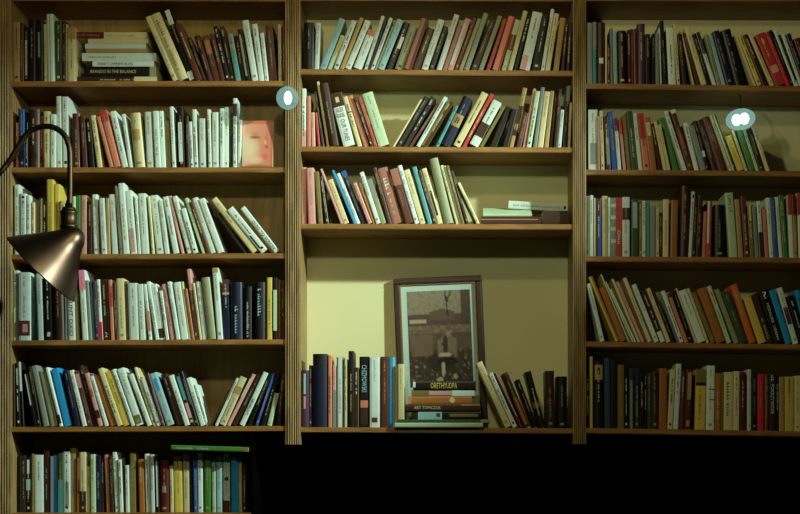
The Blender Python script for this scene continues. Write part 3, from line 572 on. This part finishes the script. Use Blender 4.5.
# loose books on the picture bay's third shelf
g = 'loose books lying at the end of the picture bay third shelf'
zs = shelf_z('M', 2, PX(572))+0.0008
def loose(px0, px1, y, z, t, dep, code, lab, rot, opt=None):
    opt = opt or {}; opt.setdefault('h', 0)
    L = (px1-px0)*S
    root = empty('book', (PX(px1, y), y, z), lab, 'book', g); root.rotation_euler = rot
    build_book(root, t, L, dep, code, opt); return root
loose(481, 541, 0.03, zs, 0.029, 0.13, 'br', 'dark brown thick book lying flat under the pale green one', (0, -math.pi/2, 0), {'n': 1, 'b': [(0,.95,'sa',.62,.70)]})
loose(542.5, 569, 0.03, zs, 0.048, 0.11, 'br', 'small thick brown book lying flat at the end of the shelf', (0, -math.pi/2, 0), {'n': 1})
def tipped(px0, px1, y, z, t, dep, code, lab, pitch, roll, opt):
    root = empty('book', (PX(px1, y), y, z), lab, 'book', g); root.rotation_euler = (pitch, roll, 0)
    opt['h'] = 0; build_book(root, t, (px1-px0)*S, dep, code, opt)
    Mx = Matrix.Rotation(-math.pi/2, 4, 'Y')
    for ch in root.children:
        ch.data.transform(Mx)
        for c2 in ch.children: c2.data.transform(Mx)
tipped(483, 532, 0.040, zs+0.0300, 0.008, 0.10, 'pg', 'pale green paperback lying tipped forward on the dark brown book', math.radians(21), 0, {'n': 1})
tipped(507, 567.5, 0.098, zs+0.0560, 0.026, 0.09, 'wh', 'white paperback lying tilted on top of the loose books', 0, math.radians(3.4), {'t': [('~', .08, .9, 'gy', .28, 'd')], 'b': [(.93,.97,'bk',.3,.7)]})

# ------------------------------------------------------------------ printed pictures (flat print, painted cell by cell)
def attr_mat(name, rough):
    m = bpy.data.materials.new(name); m.use_nodes = True; nt = m.node_tree; b = nt.nodes['Principled BSDF']
    a = nt.nodes.new('ShaderNodeAttribute'); a.attribute_name = 'print'
    nt.links.new(a.outputs['Color'], b.inputs['Base Color']); b.inputs['Roughness'].default_value = rough
    return m
def print_plane(name, corners_, nu, nv, fn, m, parent):
    """corners: top-left, top-right, bottom-right, bottom-left"""
    TL, TR, BR, BL = [Vector(c) for c in corners_]; vs_, fs = [], []
    for j in range(nv+1):
        for i in range(nu+1):
            u, v = i/nu, j/nv; vs_.append((TL*(1-u)+TR*u)*(1-v)+(BL*(1-u)+BR*u)*v)
    for j in range(nv):
        for i in range(nu):
            a = j*(nu+1)+i; fs.append((a, a+nu+1, a+nu+2, a+1))
    o = mesh_obj(name, vs_, fs, m, parent); at = o.data.color_attributes.new('print', 'FLOAT_COLOR', 'POINT')
    for j in range(nv+1):
        for i in range(nu+1):
            at.data[j*(nu+1)+i].color = (*srgb(*fn(i/nu, j/nv)), 1)
    return o
def ell(u, v, cx, cy, rx, ry): return ((u-cx)/rx)**2+((v-cy)/ry)**2
def mixc(a, b, f): f = max(0, min(1, f)); return tuple(a[i]*(1-f)+b[i]*f for i in range(3))
from mathutils import noise as mnoise
def garden(u, v):
    n1 = 0.5+0.5*mnoise.noise(Vector((u*9, v*11, 1.3))); n2 = 0.5+0.5*mnoise.noise(Vector((u*24, v*30, 4.1))); n3 = 0.5+0.5*mnoise.noise(Vector((u*15, v*17, 8.2)))
    dark, mid, pale = (44,30,22), (98,76,58), (176,160,132)
    if v < 0.24: c = mixc((150,142,116), mid, 0.15+1.1*max(0, n2-0.45))
    elif v < 0.36: c = mixc(mid, (72,54,40), n2)
    elif v < 0.44: c = mixc(pale, mid, 0.25+n2)
    elif v < 0.62: c = mixc((112,90,70), (76,58,44), n1)
    else: c = mixc(dark, (96,76,60), n3*0.9)
    if v >= 0.58 and n2 > 0.62: c = mixc(c, pale, min(1, (n2-0.62)*5))
    if 0.34 < u < 0.74 and 0.19+0.14*abs(u-0.54) < v < 0.31: c = mixc((96,74,58), mid, n1)                 # house
    if 0.02 < u < 0.30 and 0.30 < v < 0.34: c = pale                                       # fence
    if abs(u-0.63-0.12*(v-0.2)) < 0.012 and v < 0.27: c = dark
    if abs(u-0.63-0.6*(0.12-v)) < 0.012 and v < 0.12: c = dark
    if u > 0.84 and v < 0.36: c = mixc((60,44,32), mid, n2*0.8)                            # tree
    if 0.04 < u < 0.38 and 0.46 < v < 0.68: c = mixc((120,98,78), mid, n1*0.6)             # stone
    if ell(u, v, 0.52, 0.74, 0.24, 0.10) < 1: c = mixc(dark, mid, n2*0.4)
    if ell(u, v, 0.61, 0.575, 0.125, 0.125) < 1: c = mixc((146,124,100), (104,82,64), n2)   # jacket
    if ell(u, v, 0.58, 0.56, 0.045, 0.09) < 1: c = (60,43,33)
    if ell(u, v, 0.48, 0.60, 0.030, 0.10) < 1 or ell(u, v, 0.73, 0.60, 0.035, 0.11) < 1: c = (128,108,86)
    if ell(u, v, 0.635, 0.425, 0.045, 0.055) < 1: c = (150,124,100)                        # head
    if ell(u, v, 0.64, 0.39, 0.052, 0.036) < 1: c = (108,86,68)
    if ell(u, v, 0.60, 0.735, 0.17, 0.05) < 1: c = (36,25,19)                              # trousers
    if ell(u, v, 0.57, 0.67, 0.10, 0.022) < 1: c = (188,168,140)
    if ell(u, v, 0.535, 0.82, 0.032, 0.075) < 1: c = (190,172,144)
    if ell(u, v, 0.475, 0.93, 0.05, 0.026) < 1 or ell(u, v, 0.72, 0.90, 0.04, 0.026) < 1: c = (184,166,138)
    return tuple(x*0.88 for x in c)
M_PHOTO = attr_mat('photo_print', 0.28); M_COVERART = attr_mat('cover_print', 0.4)

# picture frame leaning at the back of the niche
fw, fh = 88.5*S*1.035, 151*S*1.03
yb_ = 0.194; tilt = math.atan2(0.0085, fh)
fr = empty('picture_frame', (PX(399.2, yb_), yb_, shelf_z('M', 3, PX(440))+0.0042), 'dark wooden frame with a sepia garden photograph, leaning behind the book stack', 'picture frame')
fr.rotation_euler = (-tilt, math.radians(-2.4), 0)
bw = 0.021
def fbar(x0, x1, z0, z1): box('frame_bar', x0, x1, 0, 0.018, z0, z1, M_FRAME, fr, 0.004)
fbar(0, fw, 0, bw); fbar(0, fw, fh-bw, fh); fbar(0, bw, bw+0.0002, fh-bw-0.0002); fbar(fw-bw, fw, bw+0.0002, fh-bw-0.0002)
gl = 0.004
for x0, x1, z0, z1 in ((bw, fw-bw, bw, bw+gl), (bw, fw-bw, fh-bw-gl, fh-bw), (bw, bw+gl, bw+gl, fh-bw-gl), (fw-bw-gl, fw-bw, bw+gl, fh-bw-gl)):
    box('gilt_slip', x0+0.0002, x1-0.0002, 0.006, 0.014, z0+0.0002, z1-0.0002, M_GILT, fr)
box('mat_board', bw+gl, fw-bw-gl, 0.0115, 0.0135, bw+gl, fh-bw-gl, M_MAT, fr)
px0, px1, pz0, pz1 = bw+gl+0.019, fw-bw-gl-0.016, bw+gl+0.03, fh-bw-gl-0.021
pz0 = pz1-(px1-px0)*1.52
print_plane('photograph', [(px0,0.0112,pz1),(px1,0.0112,pz1),(px1,0.0112,pz0),(px0,0.0112,pz0)], 56, 76, garden, M_PHOTO, fr)
box('backing_board', 0.004, fw-0.004, 0.0182, 0.0205, 0.004, fh-0.004, M_FRAME, fr)

# book shown face out on the lamp bay's second shelf
def facecover(u, v):
    c = mixc((226,170,140), (206,120,96), 0.9*u)
    c = mixc(c, (228,206,170), 1.1-ell(u, v, 0.18, 0.62, 0.42, 0.36))
    f = lambda d, col, k=1.0: mixc(c, col, k*max(0, 1-d))
    c = f(ell(u, v, 0.42, 0.36, 0.22, 0.045), (150,92,66)); c = f(ell(u, v, 0.40, 0.29, 0.16, 0.05), (196,130,92), .8)
    c = f(ell(u, v, 0.80, 0.40, 0.07, 0.2), (196,112,88), .8); c = f(ell(u, v, 0.80, 0.57, 0.10, 0.05), (176,84,66), .8); c = f(ell(u, v, 0.76, 0.47, 0.06, 0.07), (236,184,150), .8)
    c = f(ell(u, v, 0.75, 0.78, 0.12, 0.09), (214,100,104)); c = f(ell(u, v, 0.45, 0.86, 0.3, 0.10), (236,196,168), .8); c = f(ell(u, v, 0.5, 1.0, 0.5, 0.06), (170,100,70), .9)
    if v < 0.08 or u > 0.94: c = mixc(c, (196,108,76), 0.7)
    return c
y = 0.010
fb = empty('book', (PX(241.6, y), y, shelf_z('L', 1, PX(256))+0.0024), 'face-out book with a pink close-up of a face on its cover', 'book', "books on the lamp bay's second shelf")
fb.rotation_euler = (math.radians(-9), 0, 0)
w_, h_, th_ = 31.0*S, 48.5*S, 0.011
cv = box('cover', 0, w_, 0, th_, 0, h_, pm('sa'), fb, 0.0008)
print_plane('cover_print', [(0.001,-0.0004,h_-0.001),(w_-0.001,-0.0004,h_-0.001),(w_-0.001,-0.0004,0.001),(0.001,-0.0004,0.001)], 34, 50, facecover, M_COVERART, fb)
box('pages', 0.001, w_+0.0006, 0.0018, th_-0.0018, 0.001, h_+0.0005, M_PAGE, fb)

# ------------------------------------------------------------------ swan-neck lamp
YL = -0.22
P = lambda u, v, y=YL: (PX(u, y), y, PZ(v, y))
lampo = empty('wall_lamp', (PX(-24), 0.0, PZ(186)), 'bronze swan-neck wall lamp with conical shade in front of the books', 'lamp')
def lpart(o): o.matrix_parent_inverse = Matrix.Translation((-lampo.location.x, 0, -lampo.location.z)); return o
pts = spline([(PX(-24), 0.008, PZ(186)), (PX(-20), -0.06, PZ(187)), (PX(-12,-.15), -0.15, PZ(182,-.15)), P(-3,175.5), P(8,163), P(18,147), P(27,134), P(37,128), P(48,126.4), P(58,129.5), P(65.5,137), P(69.3,148), P(70,162), P(70,185), P(69.6,207)], 8)
lpart(tube('arm', pts, 2.7*S, M_BRONZE2, lampo))
lpart(lathe('rosette', [(0,-0.022),(0.012,-0.022),(0.018,-0.014),(0.036,-0.010),(0.040,-0.004),(0.040,0.0105),(0,0.0105)], M_BRONZE2, lampo, (PX(-24), 0, PZ(186)), (0,1,0)))
def q(r): return r*S*0.957
sx, sy_, sz = P(68.8, 229.5)
lpart(lathe('socket', [(0,q(26)),(q(3.8),q(26)),(q(3.8),q(22.5)),(q(6.2),q(22)),(q(7.0),q(20)),(q(7.0),q(18.6)),(q(8.6),q(18.2)),(q(8.9),q(16.5)),(q(8.2),q(15)),(q(8.2),q(4.5)),(q(8.9),q(4)),(q(8.9),q(1.5)),(q(8.0),q(1)),(q(7.5),q(-6)),(0,q(-6))], M_BRONZE2, lampo, (sx, sy_, sz), (0,0,1)))
rim = Vector(P(41.2, 269.6)); axis = Vector((1, 0, 1)).normalized()
outer = [(44.6,-0.6),(45.2,0),(44.6,0.8),(40,7.6),(30,20.5),(22,31),(16.5,38.5),(14.2,43.5),(12.6,47.5),(10,51.4),(6.8,54.4),(3.4,56),(0,56.5)]
inner = [(0,54.5),(5,53),(8,50),(10.6,46.8),(15.7,37.9),(29,19.8),(44.4,0.2)]
sh = lpart(lathe('shade', [(q(r), q(t)) for r, t in outer+inner], M_BRONZE, lampo, rim, axis, 72, closed=True))
bl = lathe('bulb', [(0,q(9)),(q(6),q(10.5)),(q(9.5),q(16)),(q(10),q(21)),(q(8),q(28)),(q(5),q(34)),(q(4.6),q(47)),(0,q(47))], mat('bulb_glass', srgb(220,220,210), 0.2), lampo, rim, axis); lpart(bl)

# ------------------------------------------------------------------ lamp reflections in window glass, added as glowing balls
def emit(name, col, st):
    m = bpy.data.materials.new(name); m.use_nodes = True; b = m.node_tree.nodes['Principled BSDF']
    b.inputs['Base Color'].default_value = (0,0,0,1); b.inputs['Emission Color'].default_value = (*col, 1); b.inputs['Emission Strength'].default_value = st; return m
M_CORE = emit('reflection_core', (0.86, 1.0, 1.0), 7)  # bright middle of the reflections, made to glow
mg = bpy.data.materials.new('reflection_glow'); mg.use_nodes = True; nt = mg.node_tree; nt.nodes.remove(nt.nodes['Principled BSDF'])
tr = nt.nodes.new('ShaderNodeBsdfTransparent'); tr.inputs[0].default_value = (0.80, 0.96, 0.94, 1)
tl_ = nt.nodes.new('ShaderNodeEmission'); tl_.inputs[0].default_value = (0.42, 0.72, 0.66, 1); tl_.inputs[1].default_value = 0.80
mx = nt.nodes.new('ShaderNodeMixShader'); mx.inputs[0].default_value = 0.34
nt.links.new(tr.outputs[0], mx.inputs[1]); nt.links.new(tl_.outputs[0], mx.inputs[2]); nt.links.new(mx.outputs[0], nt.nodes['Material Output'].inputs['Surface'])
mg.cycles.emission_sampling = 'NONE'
def ball(name, c, rx, ry, rz, m, parent, rot=0.0):
    bm = bmesh.new(); bmesh.ops.create_uvsphere(bm, u_segments=28, v_segments=18, radius=1)
    M_ = Matrix.Translation(c)@Matrix.Rotation(rot, 4, 'Y')@Matrix.Diagonal((rx, ry, rz, 1)); bmesh.ops.transform(bm, matrix=M_, verts=bm.verts)
    return bm_obj(name, bm, m, parent, True)
yg = -0.052; s1 = S*(1+yg/D)
g1 = empty('lamp_reflection', (PX(287.5,yg), yg, PZ(98,yg)), 'small round lamp reflection in window glass, added as a glowing ball', 'light')
ball('reflection_halo', (0,0,0), 11.2*s1, 11.2*s1, 11.4*s1, mg, g1); ball('reflection_core', (0.5*S,0,0), 3.9*s1, 3.5*s1, 6.4*s1, M_CORE, g1)
lathe('socket', [(0,0),(0.012,0),(0.014,0.004),(0.014,0.016),(0,0.016)], M_BRONZE2, g1, (3.5*S, 0.033, 0), (0,1,0), 20)  # mount added to carry the reflection ball on the post
yg = -0.050; s1 = S*(1+yg/D)
g2 = empty('lamp_reflection', (PX(740.5,yg), yg, PZ(119.3,yg)), 'oval double lamp reflection in window glass, added as a glowing body', 'light')
ball('reflection_halo', (0,0,0), 15.0*s1, 10.5*s1, 10.6*s1, mg, g2, math.radians(-10))
for k in (-1, 1): ball('reflection_core', (k*3.9*s1, 0, k*0.7*s1), 4.6*s1, 3.6*s1, 5.6*s1, M_CORE, g2)
zsh = PZ(119.3, yg)
lathe('cap', [(0,0),(0.006,0),(0.006,0.006),(0,0.006)], M_BRONZE2, g2, (0,0,10.5*s1), (0,0,1), 16)  # cap and wire added to hold up the second reflection
tube('added_hanger', spline([(0,0,10.5*s1+0.004), (0,0.0,0.052), (0,0.012,0.078), (0,0.048,0.096), (0,0.0535,0.0965)], 4), 0.0016, M_BRONZE2, g2, 8)
